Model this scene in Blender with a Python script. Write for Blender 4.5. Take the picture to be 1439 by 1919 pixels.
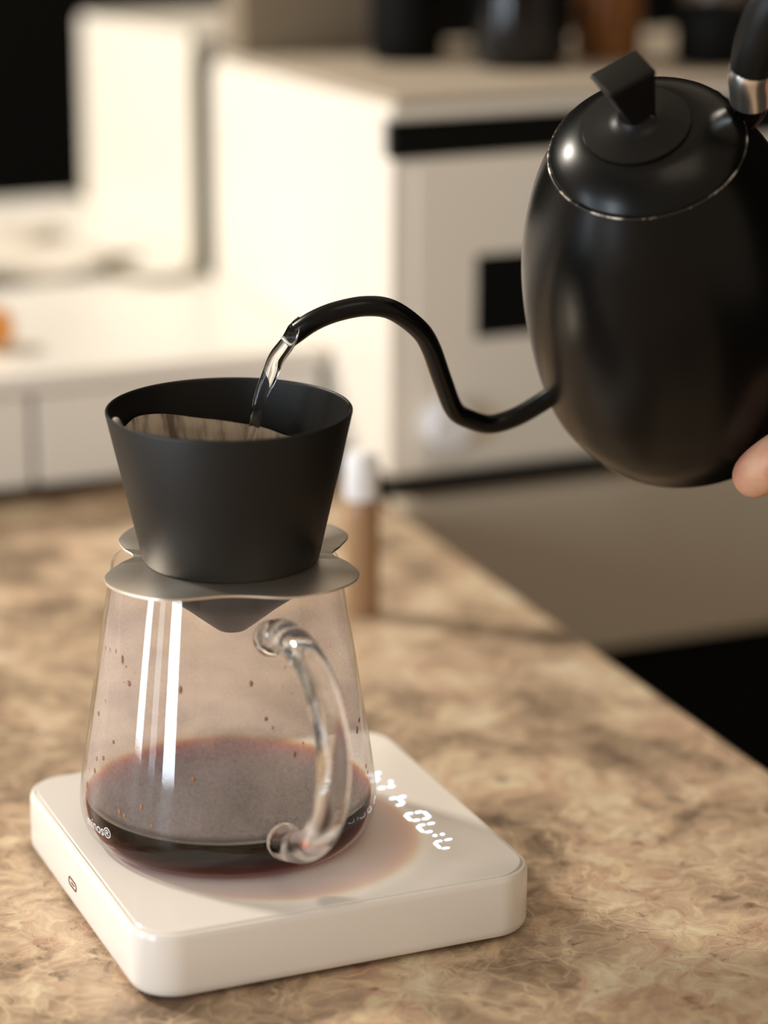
import bpy, bmesh, math, random
from mathutils import Vector, Matrix, Euler
for o in list(bpy.data.objects): bpy.data.objects.remove(o)
scn = bpy.context.scene
C = scn.collection
MM = 0.001
PI = math.pi

# ------------------------------------------------------------ camera
cd = bpy.data.cameras.new('camera'); cam = bpy.data.objects.new('camera', cd); C.objects.link(cam)
CR = Vector((0.92167562, -0.38794833, 0.00318648)); CU = Vector((0.11201675, 0.27397156, 0.95519204)); CF = Vector((0.37143816, 0.88002027, -0.29596961))
CP = Vector((-0.2505064, -0.8031853, 0.4387550))
m = Matrix((CR, CU, -CF)).transposed().to_4x4(); m.translation = CP
cam.matrix_world = m
cd.sensor_fit = 'HORIZONTAL'; cd.sensor_width = 24.0; cd.lens = 85.0
cd.clip_start = 0.05; cd.clip_end = 50
cd.dof.use_dof = True; cd.dof.focus_distance = 0.985; cd.dof.aperture_fstop = 3.3
scn.camera = cam

# ------------------------------------------------------------ world, lights, exposure
w = bpy.data.worlds.new('world'); scn.world = w; w.use_nodes = True
bg = w.node_tree.nodes['Background']; bg.inputs[0].default_value = (1.0, 0.83, 0.63, 1); bg.inputs[1].default_value = 0.47
def area(name, loc, target, sx, sy, power, col):
    ld = bpy.data.lights.new(name, 'AREA'); ld.shape = 'RECTANGLE'; ld.size = sx; ld.size_y = sy; ld.energy = power; ld.color = col
    lo = bpy.data.objects.new(name, ld); C.objects.link(lo); lo.location = loc
    d = Vector(target) - Vector(loc); lo.rotation_euler = d.to_track_quat('-Z', 'Y').to_euler()
    return lo
area('warm_ceiling_lamp', (-0.985, 1.52, 1.32), (0.10, 0.10, 0.03), 0.21, 0.21, 50, (1.0, 0.92, 0.80))
for wy, ww, pw in ((0.22, .20, 10.0), (-0.16, .16, 2.2), (-0.60, .32, 22.0)):     # daylight through the panes of the left window
    area('window_daylight', (-1.49, wy, 0.12), (0.2, wy * .9, 0.10), ww, 1.1, pw, (0.80, 0.90, 1.0))
area('fill_light', (0.1, -1.1, 1.7), (0.3, 0.45, 0.0), 1.0, 0.7, 5, (1.0, 0.84, 0.64))  # added fill from above and behind the camera, not a lamp of the room
vs = scn.view_settings; vs.view_transform = 'Standard'; vs.look = 'None'; vs.exposure = 0.0; vs.gamma = 1.0; vs.use_curve_mapping = False
try:
    scn.cycles.transparent_max_bounces = 32; scn.cycles.max_bounces = 16; scn.cycles.transmission_bounces = 14
    scn.cycles.sample_clamp_indirect = 4.0
except Exception: pass

# ------------------------------------------------------------ materials
def mat(name, col=(.5, .5, .5), rough=.5, metal=0., spec=.5, **k):
    mt = bpy.data.materials.new(name); mt.use_nodes = True
    b = mt.node_tree.nodes['Principled BSDF']
    b.inputs['Base Color'].default_value = (*col, 1); b.inputs['Roughness'].default_value = rough
    b.inputs['Metallic'].default_value = metal; b.inputs['Specular IOR Level'].default_value = spec
    for kk, vv in k.items(): b.inputs[kk].default_value = vv
    return mt
def N(mt, t, **k):
    n = mt.node_tree.nodes.new(t)
    for a, b in k.items(): setattr(n, a, b)
    return n
def LK(mt, a, b): mt.node_tree.links.new(a, b)
def ramp(mt, fac, stops):
    r = N(mt, 'ShaderNodeValToRGB'); e = r.color_ramp.elements
    while len(e) < len(stops): e.new(0.5)
    for i, (p, c) in enumerate(stops): e[i].position = p; e[i].color = (*c, 1)
    LK(mt, fac, r.inputs[0]); return r
def noise(mt, vec, scale, detail=4, rough=.55, dist=0.):
    n = N(mt, 'ShaderNodeTexNoise'); n.inputs['Scale'].default_value = scale; n.inputs['Detail'].default_value = detail
    n.inputs['Roughness'].default_value = rough; n.inputs['Distortion'].default_value = dist
    LK(mt, vec, n.inputs['Vector']); return n
def mixc(mt, fac, a, b, mode='MIX'):
    x = N(mt, 'ShaderNodeMix', data_type='RGBA', blend_type=mode)
    for s, v in ((0, fac), (6, a), (7, b)):
        if hasattr(v, 'links'): LK(mt, v, x.inputs[s])
        elif s == 0: x.inputs[0].default_value = v
        else: x.inputs[s].default_value = (*v, 1)
    return x.outputs[2]
def bumpy(mt, scale, strength, dist=.0003, detail=3):
    b = mt.node_tree.nodes['Principled BSDF']; tc = N(mt, 'ShaderNodeTexCoord')
    n = noise(mt, tc.outputs['Object'], scale, detail); bp = N(mt, 'ShaderNodeBump'); bp.inputs['Strength'].default_value = strength; bp.inputs['Distance'].default_value = dist
    LK(mt, n.outputs[0], bp.inputs['Height']); LK(mt, bp.outputs[0], b.inputs['Normal']); return n

def stone_mat():
    mt = mat('brown_stone', rough=.42, spec=.35); b = mt.node_tree.nodes['Principled BSDF']
    tc = N(mt, 'ShaderNodeTexCoord'); O = tc.outputs['Object']
    wn = noise(mt, O, 26, 3); off = N(mt, 'ShaderNodeVectorMath', operation='MULTIPLY_ADD')
    LK(mt, wn.outputs['Color'], off.inputs[0]); off.inputs[1].default_value = (.035, .035, .0); LK(mt, O, off.inputs[2]); V = off.outputs[0]
    big = noise(mt, V, 15, 6, .6, .6)
    base = ramp(mt, big.outputs[0], [(.32, (.18, .125, .088)), (.44, (.40, .298, .215)), (.55, (.60, .46, .345)), (.70, (.72, .58, .45))])
    med = noise(mt, V, 70, 5, .65, 1.0)
    c1 = mixc(mt, .72, base.outputs[0], ramp(mt, med.outputs[0], [(.34, (.30, .28, .26)), (.52, (.55, .54, .52)), (.70, (.86, .84, .78))]).outputs[0], 'OVERLAY')
    v1 = N(mt, 'ShaderNodeTexVoronoi', feature='DISTANCE_TO_EDGE'); v1.inputs['Scale'].default_value = 62; LK(mt, V, v1.inputs['Vector'])
    veins = ramp(mt, v1.outputs['Distance'], [(0., (1, 1, 1)), (.028, (.25, .25, .25)), (.065, (0, 0, 0))])
    gate = ramp(mt, noise(mt, O, 22, 3).outputs[0], [(.42, (0, 0, 0)), (.60, (.62, .62, .62))])
    f1 = mixc(mt, 1.0, veins.outputs[0], gate.outputs[0], 'MULTIPLY')
    c2 = mixc(mt, f1, c1, (.82, .67, .48))
    v3 = N(mt, 'ShaderNodeTexVoronoi', feature='DISTANCE_TO_EDGE'); v3.inputs['Scale'].default_value = 150; LK(mt, V, v3.inputs['Vector'])
    fine = ramp(mt, v3.outputs['Distance'], [(0., (1, 1, 1)), (.03, (.2, .2, .2)), (.08, (0, 0, 0))])
    g3 = ramp(mt, noise(mt, O, 30, 3, .5, .5).outputs[0], [(.44, (0, 0, 0)), (.62, (.6, .6, .6))])
    c2 = mixc(mt, mixc(mt, 1.0, fine.outputs[0], g3.outputs[0], 'MULTIPLY'), c2, (.80, .65, .45))
    v2 = N(mt, 'ShaderNodeTexVoronoi'); v2.inputs['Scale'].default_value = 45; LK(mt, V, v2.inputs['Vector'])
    sv = N(mt, 'ShaderNodeSeparateColor'); LK(mt, v2.outputs['Color'], sv.inputs[0])
    cell = ramp(mt, sv.outputs[0], [(0., (.36, .34, .31)), (1., (.62, .61, .58))])
    c3 = mixc(mt, .6, c2, cell.outputs[0], 'OVERLAY')
    crack = noise(mt, V, 110, 4, .6, .4)
    dk = ramp(mt, crack.outputs[0], [(.28, (.8, .8, .8)), (.40, (0, 0, 0))])
    c4 = mixc(mt, dk.outputs[0], c3, (.12, .075, .045))
    LK(mt, c4, b.inputs['Base Color'])
    bp = N(mt, 'ShaderNodeBump'); bp.inputs['Strength'].default_value = .25; bp.inputs['Distance'].default_value = .0006
    LK(mt, med.outputs[0], bp.inputs['Height']); LK(mt, bp.outputs[0], b.inputs['Normal'])
    return mt

def schlick(mt, f0):
    lw = N(mt, 'ShaderNodeLayerWeight'); lw.inputs[0].default_value = .5
    pw = N(mt, 'ShaderNodeMath', operation='POWER'); LK(mt, lw.outputs['Facing'], pw.inputs[0]); pw.inputs[1].default_value = 5
    ma = N(mt, 'ShaderNodeMath', operation='MULTIPLY_ADD'); LK(mt, pw.outputs[0], ma.inputs[0]); ma.inputs[1].default_value = 1 - f0; ma.inputs[2].default_value = f0; return ma
def thin_base(name):
    mt = bpy.data.materials.new(name); mt.use_nodes = True; nt = mt.node_tree; nt.nodes.remove(nt.nodes['Principled BSDF'])
    tr = N(mt, 'ShaderNodeBsdfTransparent'); tr.inputs[0].default_value = (.985, .98, .97, 1); return mt, tr, nt.nodes['Material Output']
def glass_outer(name):
    mt, tr, out = thin_base(name)
    gl = N(mt, 'ShaderNodeBsdfGlossy'); gl.inputs['Roughness'].default_value = .03
    fr = schlick(mt, .06)
    mx = N(mt, 'ShaderNodeMixShader'); LK(mt, fr.outputs[0], mx.inputs[0]); LK(mt, tr.outputs[0], mx.inputs[1]); LK(mt, gl.outputs[0], mx.inputs[2])
    LK(mt, mx.outputs[0], out.inputs[0]); return mt
def glass_fogged(name, z0, z1):     # condensation on the inside, above the liquid
    mt, tr, out = thin_base(name)
    di = N(mt, 'ShaderNodeBsdfDiffuse'); di.inputs[0].default_value = (.92, .79, .77, 1)
    tl = N(mt, 'ShaderNodeBsdfTranslucent'); tl.inputs[0].default_value = (.96, .83, .80, 1)
    fm = N(mt, 'ShaderNodeMixShader'); fm.inputs[0].default_value = .55; LK(mt, di.outputs[0], fm.inputs[1]); LK(mt, tl.outputs[0], fm.inputs[2])
    tc = N(mt, 'ShaderNodeTexCoord'); sx = N(mt, 'ShaderNodeSeparateXYZ'); LK(mt, tc.outputs['Object'], sx.inputs[0])
    mr = N(mt, 'ShaderNodeMapRange'); mr.inputs[1].default_value = z0; mr.inputs[2].default_value = z1; LK(mt, sx.outputs[2], mr.inputs[0])
    nz = noise(mt, tc.outputs['Object'], 800, 2); nl = noise(mt, tc.outputs['Object'], 38, 3)
    a = N(mt, 'ShaderNodeMath', operation='MULTIPLY_ADD'); LK(mt, nl.outputs[0], a.inputs[0]); a.inputs[1].default_value = .34; a.inputs[2].default_value = .02
    b2 = N(mt, 'ShaderNodeMath', operation='MULTIPLY_ADD'); LK(mt, nz.outputs[0], b2.inputs[0]); b2.inputs[1].default_value = .22; LK(mt, a.outputs[0], b2.inputs[2])
    cl = N(mt, 'ShaderNodeMath', operation='MULTIPLY'); LK(mt, b2.outputs[0], cl.inputs[0]); LK(mt, mr.outputs[0], cl.inputs[1])
    m2 = N(mt, 'ShaderNodeMapRange'); m2.inputs[1].default_value = .080; m2.inputs[2].default_value = .100; m2.inputs[3].default_value = 1; m2.inputs[4].default_value = .22; LK(mt, sx.outputs[2], m2.inputs[0])
    c2 = N(mt, 'ShaderNodeMath', operation='MULTIPLY'); LK(mt, cl.outputs[0], c2.inputs[0]); LK(mt, m2.outputs[0], c2.inputs[1]); cl = c2
    f = N(mt, 'ShaderNodeMixShader'); LK(mt, cl.outputs[0], f.inputs[0]); LK(mt, tr.outputs[0], f.inputs[1]); LK(mt, fm.outputs[0], f.inputs[2])
    LK(mt, f.outputs[0], out.inputs[0]); return mt

def glass_solid(name, ior=1.45, col=(1, 1, 1)):
    mt = bpy.data.materials.new(name); mt.use_nodes = True; nt = mt.node_tree; nt.nodes.remove(nt.nodes['Principled BSDF'])
    g = N(mt, 'ShaderNodeBsdfGlass'); g.inputs['IOR'].default_value = ior; g.inputs['Roughness'].default_value = .0; g.inputs[0].default_value = (*col, 1)
    LK(mt, g.outputs[0], nt.nodes['Material Output'].inputs[0]); return mt

def coffee_mat():
    mt = bpy.data.materials.new('black_coffee'); mt.use_nodes = True; nt = mt.node_tree; nt.nodes.remove(nt.nodes['Principled BSDF'])
    out = nt.nodes['Material Output']
    tr = N(mt, 'ShaderNodeBsdfTransparent'); gl = N(mt, 'ShaderNodeBsdfGlossy'); gl.inputs['Roughness'].default_value = .04
    fr = schlick(mt, .025)
    ge = N(mt, 'ShaderNodeNewGeometry'); sz = N(mt, 'ShaderNodeSeparateXYZ'); LK(mt, ge.outputs['True Normal'], sz.inputs[0])
    ab = N(mt, 'ShaderNodeMath', operation='ABSOLUTE'); LK(mt, sz.outputs[2], ab.inputs[0]); gt = N(mt, 'ShaderNodeMath', operation='GREATER_THAN'); LK(mt, ab.outputs[0], gt.inputs[0]); gt.inputs[1].default_value = .8
    ml = N(mt, 'ShaderNodeMath', operation='MULTIPLY'); LK(mt, gt.outputs[0], ml.inputs[0]); LK(mt, fr.outputs[0], ml.inputs[1])   # only the free surface mirrors, the wetted wall does not
    mx = N(mt, 'ShaderNodeMixShader'); LK(mt, ml.outputs[0], mx.inputs[0]); LK(mt, tr.outputs[0], mx.inputs[1]); LK(mt, gl.outputs[0], mx.inputs[2])
    va = N(mt, 'ShaderNodeVolumeAbsorption'); va.inputs[0].default_value = (.875, .60, .05, 1); va.inputs[1].default_value = 1050
    LK(mt, mx.outputs[0], out.inputs['Surface']); LK(mt, va.outputs[0], out.inputs['Volume']); return mt

def emit(name, col, st):
    mt = bpy.data.materials.new(name); mt.use_nodes = True; nt = mt.node_tree; nt.nodes.remove(nt.nodes['Principled BSDF'])
    e = N(mt, 'ShaderNodeEmission'); e.inputs[0].default_value = (*col, 1); e.inputs[1].default_value = st
    LK(mt, e.outputs[0], nt.nodes['Material Output'].inputs[0]); return mt

M = {}
M['stone'] = stone_mat()
M['white_gloss'] = mat('white_gloss_plastic', (.82, .765, .70), .22, spec=.5)
M['white_top'] = mat('white_glass_plate', (.83, .78, .73), .14, spec=.5)
M['rubber'] = mat('dark_rubber', (.02, .018, .016), .7)
M['port'] = mat('port_metal', (.16, .05, .03), .4, .3)
M['port_in'] = mat('port_inside', (.01, .008, .008), .5)
M['led'] = emit('white_led', (.82, .89, 1.0), 2.4)
M['glass'] = glass_outer('carafe_glass'); M['fog'] = glass_fogged('fogged_carafe_glass', .0160, .0195)
M['rod'] = glass_solid('clear_glass_rod', 1.45)
M['water'] = glass_solid('clear_water', 1.33)
M['coffee'] = coffee_mat()
M['drop'] = mat('coffee_drop', (.30, .14, .06), .10, spec=.6)
M['print'] = mat('white_print', (.85, .85, .83), .5)
M['dripper'] = mat('matt_black_coating', (.0065, .006, .0052), .46, spec=.32)
nz = bumpy(M['dripper'], 2600, .35, .0002)
M['steel'] = mat('brushed_steel', (.90, .82, .72), .36, 1.0)
def brushed(mt):
    b = mt.node_tree.nodes['Principled BSDF']; tc = N(mt, 'ShaderNodeTexCoord'); mp = N(mt, 'ShaderNodeMapping'); mp.inputs['Scale'].default_value = (40, 1600, 40)
    LK(mt, tc.outputs['Object'], mp.inputs[0]); n = noise(mt, mp.outputs[0], 1, 3); bp = N(mt, 'ShaderNodeBump'); bp.inputs['Strength'].default_value = .12; bp.inputs['Distance'].default_value = .0002
    LK(mt, n.outputs[0], bp.inputs['Height']); LK(mt, bp.outputs[0], b.inputs['Normal'])
brushed(M['steel'])
M['chrome'] = mat('polished_steel', (.95, .93, .89), .28, 1.0)
M['paper'] = mat('wet_filter_paper', (.46, .39, .31), .8)
def paper_streaks(mt):
    b = mt.node_tree.nodes['Principled BSDF']; tc = N(mt, 'ShaderNodeTexCoord')
    mp = N(mt, 'ShaderNodeMapping'); mp.inputs['Scale'].default_value = (1, 1, .12); LK(mt, tc.outputs['Object'], mp.inputs[0]); n = noise(mt, mp.outputs[0], 120, 4, .6); r = ramp(mt, n.outputs[0], [(.36, (.13, .10, .075)), (.52, (.44, .37, .30)), (.7, (.56, .48, .39))]); LK(mt, r.outputs[0], b.inputs['Base Color'])
paper_streaks(M['paper'])
M['grounds'] = mat('wet_grounds', (.035, .018, .010), .6); bumpy(M['grounds'], 700, .8, .001)
M['kettle'] = mat('satin_black_enamel', (.0025, .0024, .0022), .28, spec=.21)
M['kettle_lid'] = mat('black_plastic', (.006, .0054, .0046), .42, spec=.18); bumpy(M['kettle_lid'], 3000, .2, .0001)
def worn(mt):
    b = mt.node_tree.nodes['Principled BSDF']; tc = N(mt, 'ShaderNodeTexCoord'); n = noise(mt, tc.outputs['Object'], 140, 4, .7)
    r = ramp(mt, n.outputs[0], [(.50, (.03, .028, .025)), (.60, (.55, .48, .40))]); LK(mt, r.outputs[0], b.inputs['Base Color'])
M['worn'] = mat('chipped_edge', (.3, .3, .3), .35, .6); worn(M['worn'])
M['skin'] = mat('skin', (.62, .33, .21), .48, spec=.4, **{'Subsurface Weight': .12, 'Subsurface Radius': (.006, .002, .001), 'Subsurface Scale': 1.0})
def skin_tone(mt):
    b = mt.node_tree.nodes['Principled BSDF']; tc = N(mt, 'ShaderNodeTexCoord'); n = noise(mt, tc.outputs['Object'], 90, 4)
    r = ramp(mt, n.outputs[0], [(.36, (.60, .26, .17)), (.55, (.66, .36, .23)), (.7, (.70, .42, .28))]); LK(mt, r.outputs[0], b.inputs['Base Color'])
    n2 = noise(mt, tc.outputs['Object'], 900, 3); bp = N(mt, 'ShaderNodeBump'); bp.inputs['Strength'].default_value = .3; bp.inputs['Distance'].default_value = .0004
    LK(mt, n2.outputs[0], bp.inputs['Height']); LK(mt, bp.outputs[0], b.inputs['Normal'])
skin_tone(M['skin'])
M['nail'] = mat('fingernail', (.72, .42, .32), .25)
M['cab_white'] = mat('white_lacquer', (.75, .72, .67), .35); bumpy(M['cab_white'], 60, .05)
M['appl'] = mat('white_appliance_enamel', (.78, .72, .63), .38); bumpy(M['appl'], 80, .05)
M['appl_top'] = mat('beige_shade_top', (.46, .39, .31), .45); bumpy(M['appl_top'], 90, .1)  # shade on the oven top is put into this darker colour
M['appl_low'] = mat('taupe_drawer_enamel', (.50, .42, .33), .40); bumpy(M['appl_low'], 80, .05)
M['black'] = mat('black_matt', (.003, .0029, .0025), .6, spec=.1)
M['black_gloss'] = mat('black_gloss', (.003, .003, .0035), .15, spec=.4)
M['amber'] = mat('amber_brown', (.34, .20, .10), .35); bumpy(M['amber'], 60, .05)
M['cap'] = mat('white_cap', (.82, .82, .84), .25)
M['cloth'] = mat('pale_cloth', (.62, .57, .50), .9); bumpy(M['cloth'], 500, .3)
M['orange'] = mat('orange_skin', (.75, .30, .05), .45); bumpy(M['orange'], 800, .3)
M['leaf'] = mat('stem_green', (.12, .14, .04), .6)
M['cable'] = mat('olive_cable', (.20, .17, .085), .5); bumpy(M['cable'], 400, .1)
M['kraft'] = mat('brown_board', (.20, .155, .105), .75); bumpy(M['kraft'], 200, .2)
M['mug_o'] = mat('orange_glaze', (.20, .075, .018), .3); bumpy(M['mug_o'], 100, .1)
M['mug_c'] = mat('cream_glaze', (.13, .10, .07), .3); bumpy(M['mug_c'], 100, .1)
M['dark_wall'] = mat('dark_wall', (.006, .006, .005), .8, spec=.1); bumpy(M['dark_wall'], 40, .2)
M['floor'] = mat('dark_floor', (.012, .010, .008), .6); bumpy(M['floor'], 30, .2)
M['plaster'] = mat('plaster', (.42, .38, .33), .9); bumpy(M['plaster'], 60, .2)

# ------------------------------------------------------------ helpers
def link(o, parent=None, loc=None):
    C.objects.link(o)
    if parent: o.parent = parent
    if loc is not None: o.location = loc
    return o
def tag(o, label, cat, group=None):
    o['label'] = label; o['category'] = cat
    if group: o['group'] = group
    return o
def thing(name, label, cat, loc=(0, 0, 0), rot=None, group=None):
    o = bpy.data.objects.new(name, None); C.objects.link(o); o.empty_display_size = .01; o.location = loc
    if rot is not None: o.rotation_euler = rot
    return tag(o, label, cat, group)
def mesh(name, V, F, material, parent=None, smooth=True, loc=None, bevel=0, sub=0):
    me = bpy.data.meshes.new(name); me.from_pydata([tuple(v) for v in V], [], F); me.update()
    bm = bmesh.new(); bm.from_mesh(me); bmesh.ops.recalc_face_normals(bm, faces=bm.faces[:]); bm.to_mesh(me); bm.free()
    me.materials.append(material)
    o = bpy.data.objects.new(name, me); link(o, parent, loc)
    if smooth:
        for p in me.polygons: p.use_smooth = True
    if bevel:
        b = o.modifiers.new('bevel', 'BEVEL'); b.width = bevel; b.segments = 3; b.limit_method = 'ANGLE'; b.harden_normals = False
    if sub:
        s = o.modifiers.new('sub', 'SUBSURF'); s.levels = sub; s.render_levels = sub
    return o
def smooth_angle(o, deg=40):
    me = o.data
    me.set_sharp_from_angle(angle=math.radians(deg))
    return o
def box(name, x0, x1, y0, y1, z0, z1, material, parent=None, bevel=.001, loc=None):
    V = [(x, y, z) for z in (z0, z1) for y in (y0, y1) for x in (x0, x1)]
    F = [(0, 2, 3, 1), (4, 5, 7, 6), (0, 1, 5, 4), (2, 6, 7, 3), (0, 4, 6, 2), (1, 3, 7, 5)]
    return mesh(name, V, F, material, parent, smooth=False, loc=loc, bevel=bevel)
def lathe_vf(prof, n=96, closed=False):
    V, F = [], []; rings = []
    for r, z in prof:
        if r < 1e-7: rings.append([len(V)]); V.append((0, 0, z))
        else:
            rings.append(list(range(len(V), len(V) + n)))
            V += [(r * math.cos(2 * PI * i / n), r * math.sin(2 * PI * i / n), z) for i in range(n)]
    prs = list(zip(rings[:-1], rings[1:]))
    if closed: prs.append((rings[-1], rings[0]))
    for a, b in prs:
        for i in range(n):
            j = (i + 1) % n
            if len(a) == 1 and len(b) == 1: continue
            if len(a) == 1: F.append((a[0], b[i], b[j]))
            elif len(b) == 1: F.append((a[i], b[0], a[j]))
            else: F.append((a[i], b[i], b[j], a[j]))
    return V, F
def lathe(name, prof, material, parent=None, n=96, closed=False, loc=None, deg=40):
    V, F = lathe_vf(prof, n, closed); o = mesh(name, V, F, material, parent, loc=loc); return smooth_angle(o, deg)
def spline(pts, per=8, closed=False):
    P = [Vector(p) for p in pts]; n = len(P); out = []
    rng = range(n if closed else n - 1)
    for i in rng:
        if closed: p0, p1, p2, p3 = P[(i - 1) % n], P[i], P[(i + 1) % n], P[(i + 2) % n]
        else: p0, p1, p2, p3 = P[max(i - 1, 0)], P[i], P[i + 1], P[min(i + 2, n - 1)]
        for k in range(per):
            t = k / per
            out.append(.5 * ((2 * p1) + (-p0 + p2) * t + (2 * p0 - 5 * p1 + 4 * p2 - p3) * t * t + (-p0 + 3 * p1 - 3 * p2 + p3) * t ** 3))
    if not closed: out.append(P[-1])
    return out
def frames(path):
    T = []
    for i in range(len(path)):
        a = path[max(i - 1, 0)]; b = path[min(i + 1, len(path) - 1)]; T.append((b - a).normalized())
    ref = Vector((0, 1, 0)) if abs(T[0].y) < .9 else Vector((1, 0, 0))
    Nn = (ref - T[0] * ref.dot(T[0])).normalized(); out = []
    for t in T:
        Nn = (Nn - t * Nn.dot(t)).normalized(); out.append((t, Nn, t.cross(Nn)))
    return out
def tube_vf(path, rad, n=20, caps=True, squash=None):
    fr = frames(path); V, F = [], []
    for i, (p, (t, a, b)) in enumerate(zip(path, fr)):
        r = rad[i] if hasattr(rad, '__len__') else rad
        for k in range(n):
            q = 2 * PI * k / n; V.append(p + a * (r * math.cos(q)) + b * (r * math.sin(q) * (squash or 1)))
    for i in range(len(path) - 1):
        for k in range(n):
            j = (k + 1) % n; F.append((i * n + k, i * n + j, (i + 1) * n + j, (i + 1) * n + k))
    if caps:
        F.append(tuple(range(n - 1, -1, -1))); F.append(tuple((len(path) - 1) * n + k for k in range(n)))
    return V, F
def tube(name, path, rad, material, parent=None, n=20, loc=None, caps=True, squash=None, deg=60):
    V, F = tube_vf(path, rad, n, caps, squash); return smooth_angle(mesh(name, V, F, material, parent, loc=loc), deg)
def rrect(x0, x1, y0, y1, r, seg=14):
    out = []
    for cx, cy, a0 in ((x1 - r, y0 + r, -PI / 2), (x1 - r, y1 - r, 0), (x0 + r, y1 - r, PI / 2), (x0 + r, y0 + r, PI)):
        for i in range(seg + 1): a = a0 + PI / 2 * i / seg; out.append((cx + r * math.cos(a), cy + r * math.sin(a)))
    return out
def loft(name, loops, material, parent=None, loc=None, deg=35):
    n = len(loops[0]); V = [v for l in loops for v in l]; F = []
    for i in range(len(loops) - 1):
        for k in range(n):
            j = (k + 1) % n; F.append((i * n + k, i * n + j, (i + 1) * n + j, (i + 1) * n + k))
    F.append(tuple(range(n - 1, -1, -1))); F.append(tuple((len(loops) - 1) * n + k for k in range(n)))
    return smooth_angle(mesh(name, V, F, material, parent, loc=loc), deg)
def struct(o): o['kind'] = 'structure'; return o
def mmv(pts): return [Vector(p) * MM for p in pts]

# ------------------------------------------------------------ the setting
struct(box('floor', -2.0, 2.4, -1.6, 2.6, -.96, -.90, M['floor']))
struct(box('wall_back', -2.0, 2.4, 2.60, 2.70, -.90, 1.8, M['dark_wall']))
struct(box('wall_right', 2.40, 2.50, -1.6, 2.6, -.90, 1.8, M['dark_wall']))

struct(box('wall_left', -1.66, -1.56, -1.6, 2.6, -.90, 1.8, M['plaster']))
wf = struct(bpy.data.objects.new('window_1', None)); C.objects.link(wf); wf.location = (-1.54, -.2, -.5)
for y0, y1 in ((-.78, -.75), (-.45, -.25), (-.08, .12), (.32, .36)): inb0 = box('mullion', -1.56, -1.50, y0, y1, -.46, .70, M['dark_wall'], wf, .002); inb0.location = -Vector(wf.location)
for z0, z1 in ((-.50, -.46), (.70, .74)): inb0 = box('window_rail', -1.56, -1.50, -.78, .36, z0, z1, M['dark_wall'], wf, .002); inb0.location = -Vector(wf.location)

# countertop on a dark base
ct = thing('countertop', 'brown marbled stone worktop under the white scale', 'countertop', (-.30, .10, -.04))
slab = loft('slab', [[(x, y, z) for x, y in rrect(-.48 + i, .308 - i, -.62 + i, 1.10 - i, .012, 5)] for z, i in ((-.04, .003), (-.037, .0), (-.003, 0), (-.0008, .0008), (0, .003))], M['stone'], deg=50)
slab.parent = ct; slab.location = (.30, -.10, .04)
cb = box('base_cabinet', -.46, .285, -.58, 1.08, -.90, -.04, M['black'], ct, .002); cb.location = (.30, -.10, .04)

# ------------------------------------------------------------ coffee scale
SX, SY, SH = .151, .1535, .0263
sc = thing('coffee_scale', 'square white coffee scale with lit digits under the glass carafe', 'scale', (0, 0, 0))
def rl(i, z, r=.0165): return [(x, y, z) for x, y in rrect(i, SX - i, i, SY - i, r - i)]
loft('body', [rl(.0035, .0022), rl(.0012, .0027), rl(.0003, .0040), rl(0, .006), rl(0, SH - .0030), rl(.0002, SH - .0018), rl(.0008, SH - .0008), rl(.0018, SH - .0004), rl(.0020, SH - .0012), rl(.03, SH - .0012)], M['white_gloss'], sc)
loft('top_plate', [rl(.0024, SH - .0011), rl(.0024, SH - .0003), rl(.0028, SH)], M['white_top'], sc)
loft('base_pad', [rl(.007, .0010), rl(.007, .0023)], M['rubber'], sc)
for fx in (.022, SX - .022):
    for fy in (.022, SY - .022): lathe('foot', [(0, 0), (.006, 0), (.0065, .0006), (.0065, .0018), (0, .0018)], M['rubber'], sc, 24, loc=(fx, fy, 0))
# usb port on the left side
def slot_loop(x, w, h, cy, cz, n=10):
    r = h; pts = []
    for s, a0 in ((1, -PI / 2), (-1, PI / 2)):
        for i in range(n + 1): a = a0 + PI * i / n; pts.append((x, cy + s * (w - r) + r * math.cos(a), cz + r * math.sin(a)))
    return pts
up = loft('charging_port', [slot_loop(.0006, .0050, .0018, .0833, .0120), slot_loop(-.0002, .0050, .0018, .0833, .0120), slot_loop(-.0002, .0043, .0012, .0833, .0120), slot_loop(.0004, .0041, .0011, .0833, .0120)], M['port'], sc); up['label'] = 'small dark charging port'
box('port_tongue', -.0001, .0005, .0812, .0854, .0116, .0122, M['port_in'], up, 0)
# seven segment digits: text up is -x, text right is +y
SEG = {'7': 'abcf', '0': 'abcdef', '4': 'bcfg', '1': 'bc'}
def seg_poly(s, w, h, t):
    g = t * .30
    H = lambda y: [(g, y), (g + t / 2, y + t / 2), (w - g - t / 2, y + t / 2), (w - g, y), (w - g - t / 2, y - t / 2), (g + t / 2, y - t / 2)]
    Vv = lambda x, y0, y1: [(x, y0 + g), (x + t / 2, y0 + g + t / 2), (x + t / 2, y1 - g - t / 2), (x, y1 - g), (x - t / 2, y1 - g - t / 2), (x - t / 2, y0 + g + t / 2)]
    return {'a': H(h), 'd': H(0), 'g': H(h / 2), 'b': Vv(w, h / 2, h), 'c': Vv(w, 0, h / 2), 'f': Vv(0, h / 2, h), 'e': Vv(0, 0, h / 2)}[s]
def digit(polys, y0, name='display_digit'):
    V, F = [], []
    for P in polys:
        b = len(V); n = len(P)
        for z in (SH - .00005, SH + .00025): V += [(.1325 - q, y0 + p, z) for p, q in P]
        F.append(tuple(range(b, b + n))); F.append(tuple(range(b + n, b + 2 * n)))
        for k in range(n): F.append((b + k, b + (k + 1) % n, b + n + (k + 1) % n, b + n + k))
    o = mesh(name, V, F, M['led'], sc, smooth=False); return o
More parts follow.
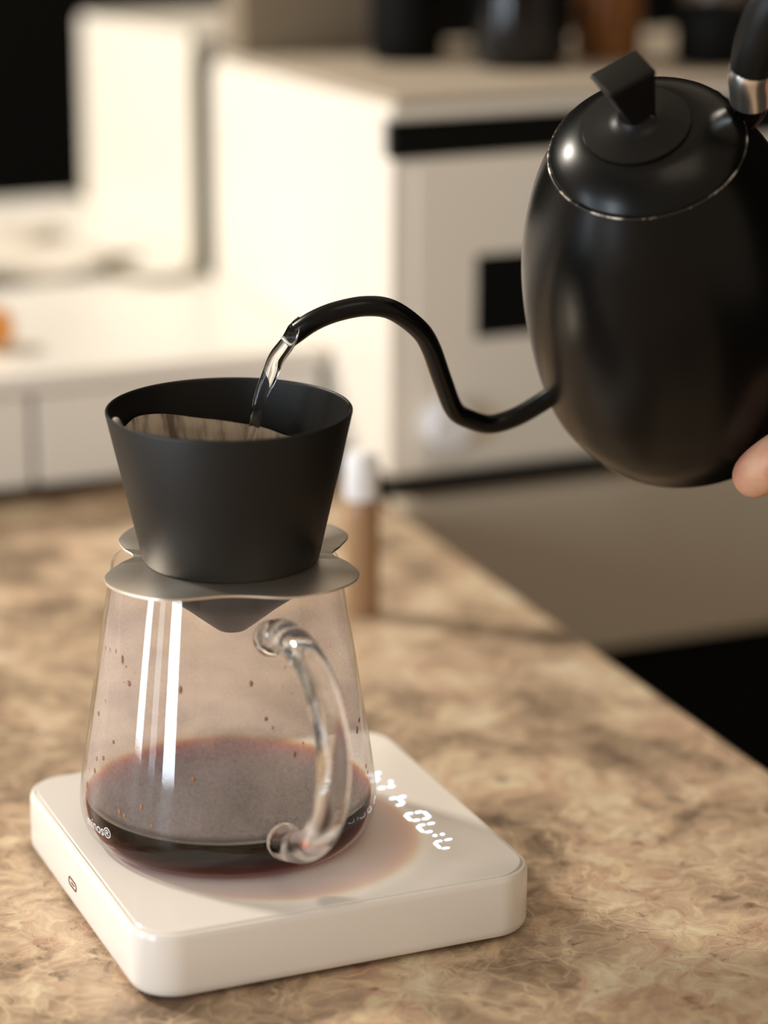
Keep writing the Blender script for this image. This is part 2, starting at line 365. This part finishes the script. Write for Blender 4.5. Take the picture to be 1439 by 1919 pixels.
for ch, y0 in (('7', .0310), ('7', .0468), ('0', .0583), ('4', .0740), ('1', .0850), ('4', .0990)):
    o = digit([seg_poly(s, .0066, .0078, .0013) for s in SEG[ch]], y0); o['label'] = 'glowing white LED digit'
dot = lambda cy, q: [(cy + .0009 * math.cos(a * PI / 4), q + .0009 * math.sin(a * PI / 4)) for a in range(8)]
digit([dot(0, .0020), dot(0, .0050)], .0428, 'display_colon'); digit([dot(0, .0002)], .0960, 'display_point')

# ------------------------------------------------------------ carafe and coffee
CX, CY = .060, .080
ca = thing('glass_carafe', 'clear glass carafe half fogged holding dark coffee on the scale', 'carafe', (CX, CY, SH + .0002))
zo = SH
outer = [(.0469, .0263), (.0500, .0278), (.0528, .0310), (.0543, .0350), (.05485, .0395), (.0546, .0450), (.0537, .0520), (.0522, .0620), (.0494, .0800), (.0463, .1000), (.0433, .1180), (.0416, .1275), (.0413, .1300)]
op = spline([(r, 0, z) for r, z in outer], 4); op = [(v.x, v.z - zo) for v in op]
th = .0017
inner = [(r - th, max(z, .0022)) for r, z in op if z > .0012]
prof = [(0, 0.0008), (.030, .0008), (.040, .0002)] + op + [(.0405, op[-1][1] + .0006)] + inner[::-1] + [(.040, .0022), (0, .0024)]
ve = lathe('vessel', prof, M['glass'], ca, 128, deg=60); ve.data.materials.append(M['fog'])
nout = 3 + len(op) + 1
for p in ve.data.polygons:
    if max(p.vertices) >= 1 + (nout - 1) * 128 - 1 and min(p.vertices) >= 1 + (nout - 2) * 128: p.material_index = 1
M_fogz = .0445 - SH
hp = spline(mmv([(0, -44.0, 88.0), (0, -52, 92.5), (0, -63, 95.5), (0, -78, 95), (0, -92, 89), (0, -102, 78), (0, -105.5, 66), (0, -103, 50), (0, -94, 36), (0, -80, 25), (0, -66, 19.5), (0, -54.0, 17.2)]), 6)
nh = len(hp); hcap = lambda i: math.sqrt(max(0.03, 1 - (1 - min(1, min(i, nh - 1 - i) / 3)) ** 2)); hr = [hcap(i) * (.0058 + .0014 * max(0, 1 - i / 6) + .0016 * max(0, 1 - (nh - 1 - i) / 7)) for i in range(nh)]
tube('handle', hp, hr, M['rod'], ca, 24)['label'] = 'curved clear glass handle'
# droplets on the glass
random.seed(4)
V, F = [], []
def rad_at(z):
    for (r0, z0), (r1, z1) in zip(op[:-1], op[1:]):
        if z0 <= z <= z1: return r0 + (r1 - r0) * (z - z0) / max(z1 - z0, 1e-9)
    return .05
camaz = math.atan2(CP.y - CY, CP.x - CX)
for i in range(80):
    z = M_fogz + .002 + (random.random() ** 1.7) * .060; az = camaz + random.uniform(-1.45, 1.45) if i < 80 else random.uniform(0, 2 * PI)
    r = rad_at(z) - th - .0001; s = random.choice((.00025, .0003, .0004, .0005, .0008)); el = random.uniform(1.0, 2.4)
    c = Vector((r * math.cos(az), r * math.sin(az), z)); er = Vector((math.cos(az), math.sin(az), 0)); et = Vector((-math.sin(az), math.cos(az), 0)); b = len(V)
    for a in range(5):
        ph = -PI / 2 + PI * a / 4
        for k in range(6):
            q = 2 * PI * k / 6; V.append(c + er * (s * .55 * math.cos(ph) * math.cos(q)) + et * (s * math.cos(ph) * math.sin(q)) + Vector((0, 0, s * el * math.sin(ph))))
    for a in range(4):
        for k in range(6): F.append((b + a * 6 + k, b + a * 6 + (k + 1) % 6, b + a * 6 + 6 + (k + 1) % 6, b + a * 6 + 6 + k))
dr = mesh('coffee_droplets', V, F, M['drop'], ca); dr['kind'] = 'stuff'
# printed name wrapped on the glass
def wrapped_text(txt, size, az0, zc, name, parent, sx=1.0):
    cu = bpy.data.curves.new('t', 'FONT'); cu.body = txt; cu.size = size; cu.align_x = 'CENTER'; cu.resolution_u = 4
    to = bpy.data.objects.new('t', cu); C.objects.link(to); dg = bpy.context.evaluated_depsgraph_get(); me = bpy.data.meshes.new_from_object(to.evaluated_get(dg)); bpy.data.objects.remove(to)
    bm = bmesh.new(); bm.from_mesh(me); bmesh.ops.triangulate(bm, faces=bm.faces[:]); bmesh.ops.subdivide_edges(bm, edges=bm.edges[:], cuts=1)
    for v in bm.verts:
        z = zc + v.co.y; r = rad_at(z) + .00012; a = az0 + v.co.x * sx / .0545; v.co = Vector((r * math.cos(a), r * math.sin(a), z))
    bm.to_mesh(me); bm.free(); me.materials.clear(); me.materials.append(M['print']); o = bpy.data.objects.new(name, me); link(o, parent); return o
lg = wrapped_text('minos\u00ae', .0056, camaz - math.radians(60), .0108, 'printed_name', ca, 1.0); lg['label'] = 'small white printed lettering'

ZC = .0420 - SH
cin = [(r - th - .0003, max(z, .0027)) for r, z in op if .0016 < z < ZC]
cprof = [(0, .0029), (.038, .0028)] + cin + [(rad_at(ZC) - th - .0003, ZC), (rad_at(ZC) - th - .0012, ZC - .0005), (.048, ZC - .0007), (0, ZC - .0007)]
co = lathe('coffee', cprof, M['coffee'], None, 128, loc=(CX, CY, SH + .0002), deg=50)
tag(co, 'dark brewed coffee pooled in the bottom of the glass carafe', 'coffee')

# ------------------------------------------------------------ dripper
DX, DY, DZ = .0620, .0792, .1314
dp = thing('pour_over_dripper', 'matt black cone dripper on a steel plate atop the carafe', 'dripper', (DX, DY, DZ))
cone_o = [(.0306, .0010), (.0316, .0012), (.0321, .0020), (.0440, .0554), (.0440, .0560), (.0437, .0564), (.0432, .0564), (.0428, .0560), (.0428, .0554), (.0305, .0022)]
lathe('cone', cone_o, M['dripper'], dp, 128, closed=True, deg=45)
ctl = [(0, 43.5), (26, 51.5), (48, 53.0), (64, 50.5), (78, 43), (92, 36.8), (106, 42), (120, 50), (138, 53), (156, 51), (180, 43.5), (204, 51), (222, 52), (240, 47.5), (254, 41), (267, 35.5), (280, 41), (296, 50), (312, 53.5), (334, 52)]
pl = spline([(r * MM * math.cos(camaz + math.radians(a)), r * MM * math.sin(camaz + math.radians(a)), 0) for a, r in ctl], 7, True)
def ploop(z, k): return [(v.x * k, v.y * k, z) for v in pl]
ringn = len(pl)
V, F = [], []
hole = .0285
for z, k in ((0, .993), (.0002, 1.), (.0008, 1.), (.0010, .993)): V += ploop(z, k)
for z in (.0010, 0): V += [(hole * math.cos(math.atan2(v.y, v.x)), hole * math.sin(math.atan2(v.y, v.x)), z) for v in pl]
order = [0, 1, 2, 3, 4, 5, 0]
for a, b in zip(order[:-1], order[1:]):
    for k in range(ringn): j = (k + 1) % ringn; F.append((a * ringn + k, a * ringn + j, b * ringn + j, b * ringn + k))
pp = smooth_angle(mesh('support_plate', V, F, M['steel'], dp), 40); pp['label'] = 'brushed steel plate with four lobes'
lathe('drip_cone', [(.0282, .0022), (.0282, -.0004), (.0315, -.0008), (.0305, -.0075), (.0180, -.0165), (.0075, -.0250), (.0055, -.0265), (.0048, -.0262), (.0070, -.0242), (.0172, -.0158), (.0252, -.0070), (.0268, -.0005), (.0268, .0022)], M['dripper'], dp, 64, closed=True, deg=50)
# filter paper cone inside
fl = thing('paper_filter', 'stained paper filter lining the inside of the black dripper', 'filter', (DX, DY, DZ + .003))
n = 120; V, F = [], []
def frim(a):   # rim height by angle from the camera direction (right positive)
    back = math.cos(a - PI); side = math.sin(a)
    return .0385 - .0062 * side + .0008 * math.cos(3 * a + 1) + .0006 * math.sin(5 * a) - .002 * max(0, -back)
for lay in (0, 1):
    for i in range(9):
        for k in range(n):
            a = 2 * PI * k / n; t = i / 8; z = t * frim(a); fold = .00035 * math.sin(14 * a) * t
            r = .0302 + (z + .001) * .2228 - .0012 + fold - lay * .0003; V.append((r * math.cos(camaz + a), r * math.sin(camaz + a), z))
for i in range(8):
    for k in range(n):
        j = (k + 1) % n; F.append((i * n + k, i * n + j, (i + 1) * n + j, (i + 1) * n + k)); b = 9 * n
        F.append((b + i * n + k, b + (i + 1) * n + k, b + (i + 1) * n + j, b + i * n + j))
for k in range(n): j = (k + 1) % n; F.append((8 * n + k, 8 * n + j, 17 * n + j, 17 * n + k))
mesh('cone_sheet', V, F, M['paper'], fl)
# crimped seam tab standing up on the left
ta = camaz - math.radians(84)
tp = spline([(math.cos(ta + d) * r, math.sin(ta + d) * r, z) for d, r, z in ((-.02, .0378, .038), (.0, .0395, .0460), (.05, .0404, .0502), (.12, .0408, .0515), (.20, .0408, .0512), (.27, .0405, .0495), (.32, .0400, .0470), (.34, .0385, .040))], 5)
tube('seam_tab', tp, [.0014] * len(tp), M['paper'], fl, 10)
lathe('wet_grounds', [(0, .010), (.0300, .0095), (.0338, .026), (.030, .0255), (.018, .023), (0, .022)], M['grounds'], fl, 48)

# ------------------------------------------------------------ water
sp = spline(mmv([(93.5, 88.2, 214.6), (91.0, 87.9, 212.4), (87.5, 87.7, 207.4), (83.8, 88.3, 201.8), (80.9, 88.6, 195.9), (78.3, 88.8, 189.2), (76.1, 89.3, 181.1), (74.3, 89.7, 173.2), (72.8, 90.3, 164), (72.2, 90.6, 157)]), 8)
npt = len(sp); V, F = tube_vf(sp, [1] * npt, 20)
fr = frames(sp); V = []
for i, p in enumerate(sp):
    t, a, b = fr[i]; f = i / (npt - 1); rr = .0026 + .0004 * math.sin(f * 3) if f < .12 else .0030 - .0013 * (f - .12)
    for k in range(20):
        q = 2 * PI * k / 20; tw = 1 + .14 * math.sin(2 * q + f * 9) + .07 * math.sin(f * 26 + q); V.append(p + (a * math.cos(q) + b * math.sin(q)) * rr * tw)
ws = mesh('water_stream', V, F, M['water'])
tag(ws, 'clear stream of water falling from the kettle spout into the dripper', 'water')

# ------------------------------------------------------------ kettle (local: x = spout direction, z = axis up from base)
KL = .134766; KB = .003
KC = Vector((206.067, 40.854, 277.794)) * MM; Ku = Vector((-.39716, -.42299, .81446)).normalized(); Ks = Vector((-.91518, .2489, -.31701)); Ks = (Ks - Ku * Ks.dot(Ku)).normalized(); Kn = Ku.cross(Ks)
kt = thing('gooseneck_kettle', 'black gooseneck kettle tilted in the air pouring water', 'kettle')
km = Matrix((Ks, Kn, Ku)).transposed().to_4x4(); km.translation = KC - Ku * (KL + KB); kt.matrix_world = km
rs = [35.15, 43.35, 49.24, 53.17, 55.19, 55.88, 55.56, 53.31, 46.15]
body = spline([(r * MM, 0, KB + KL * (1 - i / 8)) for i, r in enumerate(rs)], 8)
bprof = [(.0330, KB + KL - .0012), (.0342, KB + KL - .0002)] + [(v.x, v.z) for v in body] + [(.0438, .0014), (.0415, .0003), (.0390, 0), (.0380, .0012), (0, .0012)]
lathe('body', bprof, M['kettle'], kt, 160, deg=50)
Z0 = KB + KL
lid = lathe('lid', [(.0325, Z0 - .004), (.0345, Z0 - .0006), (.0349, Z0 + .0006), (.0342, Z0 + .0018), (.0315, Z0 + .0045), (.0275, Z0 + .0076), (.0235, Z0 + .0098), (.0205, Z0 + .0109), (.0195, Z0 + .0110), (0, Z0 + .0110)], M['kettle'], kt, 128, deg=50)
ko = (.0022, -.0004, 0)
lathe('lid_disc', [(.0188, Z0 + .0108), (.0192, Z0 + .0114), (.0190, Z0 + .0121), (.0160, Z0 + .0128), (.0100, Z0 + .0140), (.0070, Z0 + .0152), (.0058, Z0 + .0170), (0, Z0 + .0170)], M['kettle_lid'], lid, 96, loc=ko, deg=50)
e1 = Vector((-18.2, -4.3)).normalized(); e2 = Vector((-e1.y, e1.x))
def krect(cx, cy, a, b, z, r=.0010):
    return [tuple(Vector((cx, cy)) + e1 * x + e2 * y) + (z,) for x, y in rrect(-a, a, -b, b, r, 4)]
loft('knob', [krect(.0010, -.0010, .0050, .0044, Z0 + .0145), krect(.0011, -.0010, .0052, .0046, Z0 + .0170), krect(.0034, -.0014, .0089, .0067, Z0 + .0335), krect(.0036, -.0014, .0094, .0070, Z0 + .0352), krect(.0037, -.0014, .0093, .0069, Z0 + .0362), krect(.0037, -.0014, .0088, .0064, Z0 + .0367)], M['kettle_lid'], lid, deg=40)
tor = [(.0352 + .0004 * math.cos(q), Z0 + .0001 + .0004 * math.sin(q)) for q in [2 * PI * i / 8 for i in range(8)]]
sm = lathe('lid_seam', tor, M['worn'], kt, 160, closed=True, deg=80); sm['label'] = 'chipped pale rim around the lid'
# spout
L3 = KL * 1000 + 3
sa = [(34, 96.5), (41.3, 101.9), (49.4, 105.5), (58.7, 109.2), (69.0, 111.8), (78.8, 110.8), (86.0, 104.2), (90.7, 95.8), (92.0, 78.6), (93.0, 58.7), (95.7, 47.0), (103.0, 33.6), (111.7, 27.5), (122.2, 25.2), (131.2, 25.8), (139.3, 28.8)]
spp = spline([(a * MM, 0, (L3 - t) * MM) for a, t in sa], 6); ns = len(spp)
srad = [.0037 + .0018 * max(0, 1 - i / 11) for i in range(ns)]
fr = frames(spp); NS = 28; V, F = [], []
def sring(p, f, r, shear):
    t, a, b = f; up = (Vector((0, 0, 1)) - t * t.z).normalized(); out = []
    for k in range(NS):
        q = 2 * PI * k / NS; d = a * math.cos(q) + b * math.sin(q); v = p + d * r; out.append(v - t * (shear * d.dot(up) * r))
    return out
for i in range(ns): V += sring(spp[i], fr[i], srad[i], 1.3 if i == ns - 1 else (0.5 if i == ns - 2 else 0))
for i in range(ns - 1):
    for k in range(NS): j = (k + 1) % NS; F.append((i * NS + k, i * NS + j, (i + 1) * NS + j, (i + 1) * NS + k))
b = len(V)
for i, sh in ((ns - 1, 1.3), (ns - 3, .3), (ns - 8, 0)): V += sring(spp[i], fr[i], srad[i] - .0006, sh)
prev = (ns - 1) * NS
for st in (b, b + NS, b + 2 * NS):
    for k in range(NS): j = (k + 1) % NS; F.append((prev + k, prev + j, st + j, st + k))
    prev = st
F.append(tuple(prev + k for k in range(NS)))
so = smooth_angle(mesh('spout', V, F, M['kettle'], kt), 50)
rim = sring(spp[-1], fr[-1], srad[-1] - .0003, 1.3); rim = [Vector(v) for v in rim]
V, F = [], []
cen = sum(rim, Vector()) / NS; tdir = fr[-1][0]
for k in range(NS):
    d = (rim[k] - cen).normalized()
    for q in range(6): a = 2 * PI * q / 6; V.append(rim[k] + d * (.0005 * math.cos(a)) + tdir * (.0006 * math.sin(a)))
for k in range(NS):
    for q in range(6): F.append((k * 6 + q, k * 6 + (q + 1) % 6, ((k + 1) % NS) * 6 + (q + 1) % 6, ((k + 1) % NS) * 6 + q))
mesh('spout_rim', V, F, M['chrome'], so)['label'] = 'bare metal rim of the spout mouth'
ci = 12; cpth = [spp[ci - 1], spp[ci - 1].lerp(spp[ci], .3), spp[ci].lerp(spp[ci + 1], .2), spp[ci + 1]]
tube('spout_collar', cpth, [.0042, .0056, .0056, .0042], M['kettle'], so, 28)
# handle
ha = [(-31, 6), (-38.6, 0), (-40.2, -8), (-40.6, -16), (-43.0, -24), (-47.0, -33), (-54, -45), (-66, -54), (-82, -57), (-97, -48), (-105, -28), (-107, 0), (-105, 30), (-101, 60), (-95, 84), (-89, 98)]
hpp = spline([(a * MM, 0, (L3 - t) * MM) for a, t in ha], 6); hn = len(hpp)
brk = tube('handle_bracket', hpp[0:12], [.0045 + .0018 * i / 11 for i in range(12)], M['kettle'], kt, 24)
hdl = tube('handle', hpp[20:], [.0076 + .0020 * math.sin(PI * min(1, i / 40)) if i < hn - 23 else .0076 - .003 * (i - (hn - 23)) / 3 for i in range(hn - 20)], M['kettle_lid'], kt, 28)
tube('ferrule', hpp[9:22], [.0066] + [.0079] * 11 + [.0076], M['chrome'], hdl, 32, deg=30)['label'] = 'shiny silver ferrule'

# ------------------------------------------------------------ hand steadying the kettle base
hd = bpy.data.meshes.new('hand')
K = lambda a, nn, z: km @ (Vector((a, nn, z)) * MM)
J = [  # joints in kettle coordinates (mm), radius (mm), parent
    ((-86, 12, -10), 20, None), ((-112, 22, -20), 21, 0), ((-150, 38, -32), 23, 1), ((-240, 70, -58), 33, 2), ((-320, 96, -80), 38, 3),
    ((-76, 40, 4), 13, 0), ((-54, 60, 22), 10.5, 5), ((-26, 67, 36), 9.8, 6), ((-9.5, 64.0, 27.0), 10.2, 7), ((1.5, 59.6, 13.0), 8.8, 8),
    ((-66, 34, -16), 10.5, 0), ((-44, 50, -18), 9.0, 10), ((-26, 57, -12), 8.8, 11), ((-13.0, 57.0, -8.5), 8.0, 12),
    ((-62, 14, -18), 10.5, 0), ((-34, 20, -22), 9.2, 14), ((-14, 24, -15), 8.4, 15), ((0, 26, -11), 7.2, 16),
    ((-62, -6, -17), 10, 0), ((-36, -4, -21), 8.8, 18), ((-17, -2, -14), 8.0, 19), ((-4, 0, -10.5), 7.0, 20),
    ((-66, -24, -14), 9, 0), ((-44, -28, -18), 7.8, 22), ((-28, -30, -13), 7.0, 23), ((-18, -31, -10), 6.2, 24)]
me = bpy.data.meshes.new('hand'); org = K(-86, 12, -10)
me.from_pydata([tuple(K(*j[0]) - org) for j in J], [(i, j[2]) for i, j in enumerate(J) if j[2] is not None], [])
me.materials.append(M['skin']); ho = bpy.data.objects.new('hand', me); link(ho, None, org)
sk = ho.modifiers.new('skin', 'SKIN'); sk.use_smooth_shade = True; sk.branch_smoothing = .6
for i, sv in enumerate(me.skin_vertices[0].data): sv.radius = (J[i][1] * MM, J[i][1] * MM); sv.use_root = (i == 0)
ss = ho.modifiers.new('sub', 'SUBSURF'); ss.levels = 3; ss.render_levels = 3
tag(ho, 'hand at the right photo edge with fingertip against the black kettle', 'hand')

# ------------------------------------------------------------ background: low white cabinet on the counter
lc = thing('white_cabinet', 'low white cabinet with drawer fronts standing at the back of the worktop', 'cabinet', (-.1, .82, 0))
def inl(o, p): o.location = -Vector(p.location); return o
inl(box('carcass', -.46, .299, .600, 1.075, .010, .064, M['cab_white'], lc, .001), lc)
inl(box('top_layer', -.47, .3005, .583, 1.080, .064, .0745, M['cab_white'], lc, .002), lc)
inl(box('plinth', -.45, .296, .610, 1.07, .0, .010, M['black'], lc, 0), lc)
for x0, x1 in ((-.455, -.172), (-.169, .127), (.1305, .297)): inl(box('drawer_front', x0, x1, .586, .600, .011, .0625, M['cab_white'], lc, .0015), lc)
# tall appliance to the right of the worktop
ap = thing('white_oven', 'tall white oven with dark window and knob beyond the worktop edge', 'oven', (.53, .64, -.90))
def prism(name, pts, x0, x1, material, parent, bevel=.003):   # pts in (y,z)
    n = len(pts); V = [(x0, y, z) for y, z in pts] + [(x1, y, z) for y, z in pts]
    F = [tuple(range(n)), tuple(range(2 * n - 1, n - 1, -1))] + [(k, k + n, (k + 1) % n + n, (k + 1) % n) for k in range(n)]
    return inl(mesh(name, V, F, material, parent, smooth=False, bevel=bevel), parent)
XA = .3105
prism('upper_body', [(.500, .0185), (.500, .192), (.512, .192), (.512, .213), (.500, .213), (.500, .2215), (.775, .210), (.785, .204), (.785, .0185)], XA - .008, .78, M['appl'], ap)
prism('top_layer', [(.498, .2225), (.500, .2262), (.775, .2148), (.783, .2105)], XA - .006, .78, M['appl_top'], ap, .001)  # added layer that carries the shade colour over the white body
inl(box('slot_recess', XA - .004, .776, .5105, .516, .193, .2125, M['black'], ap, 0), ap)
inl(box('slot_back', XA - .0055, .776, .5035, .513, .1925, .213, M['black'], ap, 0), ap)
inl(box('display_window', .352, .470, .4975, .503, .093, .139, M['black'], ap, .001), ap)
inl(box('door_panel', .316, .765, .4985, .502, .022, .188, M['appl'], ap, .0015), ap)
kb = lathe('knob', [(0, .013), (.0115, .013), (.0135, .011), (.0142, .002), (.0142, 0)], M['cap'], ap, 40, deg=40)
kb.rotation_euler = (PI / 2, 0, 0); kb.location = Vector((.334, .4985, .048)) - ap.location
inl(box('gap_strip', XA, .775, .520, .78, .0022, .0182, M['black'], ap, 0), ap)
inl(box('lower_drawer', XA, .78, .500, .52, -.099, .0020, M['appl_low'], ap, .002), ap)
inl(box('lower_body', XA, .775, .520, .785, -.90, .0018, M['black'], ap, 0), ap)
# second tall white unit behind
fb = thing('white_tower_unit', 'white upright unit at the back left behind the oven', 'cabinet', (.45, .94, -.90))
prism('body', [(.811, .001), (.811, .2215), (1.060, .206), (1.060, .001)], .3015, .43, M['appl'], fb)
inl(box('lower_body', .311, .43, .811, 1.058, -.90, .0005, M['black'], fb, 0), fb)
inl(box('gap_shade_strip', .3055, .43, .7865, .810, .001, .205, M['black'], fb, 0), fb)  # added black strip stands in for shade between oven and tower
# olive cable in the gap
cbp = spline([(.2975, .797, .224), (.2965, .797, .19), (.2965, .797, .14), (.2960, .797, .095), (.292, .790, .080), (.280, .775, .0773), (.262, .775, .0773), (.245, .800, .0773), (.250, .840, .0773), (.275, .85, .0773)], 8)
tag(tube('power_cable', cbp, .0026, M['cable'], None, 12), 'olive brown cable hanging between the two tall white units', 'cable')
# cloth and orange on the low cabinet
V, F = [], []; nx, ny = 26, 18
for lay in (0, 1):
    for j in range(ny):
        for i in range(nx):
            x = .06 + .17 * i / (nx - 1) + .02 * math.sin(j * .5); y = .80 + .16 * j / (ny - 1)
            z = .0752 + .004 + .0055 * (1 + math.sin(i * .55 + j * .25)) * .5 + .004 * (1 + math.sin(i * .2 - j * .7)) * .5 - lay * .0035; V.append((x, y, z))
for lay in (0, 1):
    b = lay * nx * ny
    for j in range(ny - 1):
        for i in range(nx - 1): F.append((b + j * nx + i, b + j * nx + i + 1, b + (j + 1) * nx + i + 1, b + (j + 1) * nx + i))
B = nx * ny
edge = [i for i in range(nx)] + [j * nx + nx - 1 for j in range(1, ny)] + [(ny - 1) * nx + i for i in range(nx - 2, -1, -1)] + [j * nx for j in range(ny - 2, 0, -1)]
for a, c in zip(edge, edge[1:] + edge[:1]): F.append((a, c, c + B, a + B))
tag(mesh('cloth', V, F, M['cloth']), 'crumpled pale cloth lying on the low white cabinet', 'cloth')
og = thing('orange_fruit', 'small orange round fruit cut off by the left photo edge', 'fruit', (.1235, .650, .0747))
lathe('flesh', [(0, .0004), (.006, .0006), (.0115, .004), (.0135, .010), (.0128, .016), (.0085, .0215), (.003, .0234), (0, .0230)], M['orange'], og, 32)
lathe('stem', [(0, .0228), (.0016, .0230), (.0014, .0245), (0, .0247)], M['leaf'], og, 10)
# amber bottle with white cap on the worktop
bt = thing('amber_bottle', 'slim brown bottle with pale cap on the worktop behind the carafe', 'bottle', (.2257, .353, 0))
lathe('glass', [(0, 0), (.0078, 0), (.0086, .0008), (.0087, .003), (.0087, .050), (.0083, .0545), (.0068, .0575), (.0062, .060), (0, .060)], M['amber'], bt, 40)
lathe('cap', [(.0072, .0585), (.0082, .0588), (.0084, .062), (.0082, .078), (.0070, .0815), (0, .082)], M['cap'], bt, 40)
# things on top of the tall units
kbx = thing('brown_box', 'flat brown board box at the back of the oven top', 'box', (.355, .77, .214))
def inb(o, p): o.location = -Vector(p.location); return o
inb(box('carton', .309, .405, .745, .778, .2165, .33, M['kraft'], kbx, .002), kbx); inb(box('flap', .308, .406, .744, .779, .33, .333, M['kraft'], kbx, .001), kbx)
def ztop(y): return .2255 - (y - .5) * (.0115 / .275) + .0003
def vessel(name, label, cat, x, y, r, h, mt, hand=None, lidm=None):
    t = thing(name, label, cat, (x, y, ztop(y) + r * .045))
    lathe('body', [(0, 0), (r * .86, 0), (r * .94, h * .02), (r, h * .12), (r, h * .93), (r * .97, h), (r * .90, h), (r * .88, h * .93), (r * .88, h * .1), (0, h * .08)], mt, t, 48)
    if lidm: lathe('lid', [(r * .9, h * .99), (r * 1.02, h), (r * 1.02, h * 1.08), (r * .3, h * 1.12), (r * .28, h * 1.22), (0, h * 1.23)], lidm, t, 40)
    if hand is not None:
        c, s = math.cos(hand), math.sin(hand)
        tube('handle', spline([(c * r * .97, s * r * .97, h * .8), (c * r * 1.5, s * r * 1.5, h * .78), (c * r * 1.62, s * r * 1.62, h * .5), (c * r * 1.45, s * r * 1.45, h * .25), (c * r * .97, s * r * .97, h * .22)], 6), r * .12, mt, t, 12)
    return t
vessel('black_canister', 'glossy black canister with lid on top of the white oven', 'canister', .427, .605, .028, .095, M['black_gloss'], lidm=M['black'])
vessel('black_jar', 'matt black jar behind the kettle knob on the oven top', 'jar', .384, .668, .022, .085, M['black'], lidm=M['black'])
vessel('orange_mug', 'orange glazed mug on the oven top behind the kettle lid', 'mug', .492, .622, .020, .058, M['mug_o'], hand=-2.2)
vessel('cream_mug', 'cream mug on the oven top near the kettle handle', 'mug', .560, .612, .021, .056, M['mug_c'], hand=-1.9)
vessel('black_pot', 'black pot on the oven top in front of the mugs', 'pot', .530, .560, .024, .033, M['black'], hand=-.4)
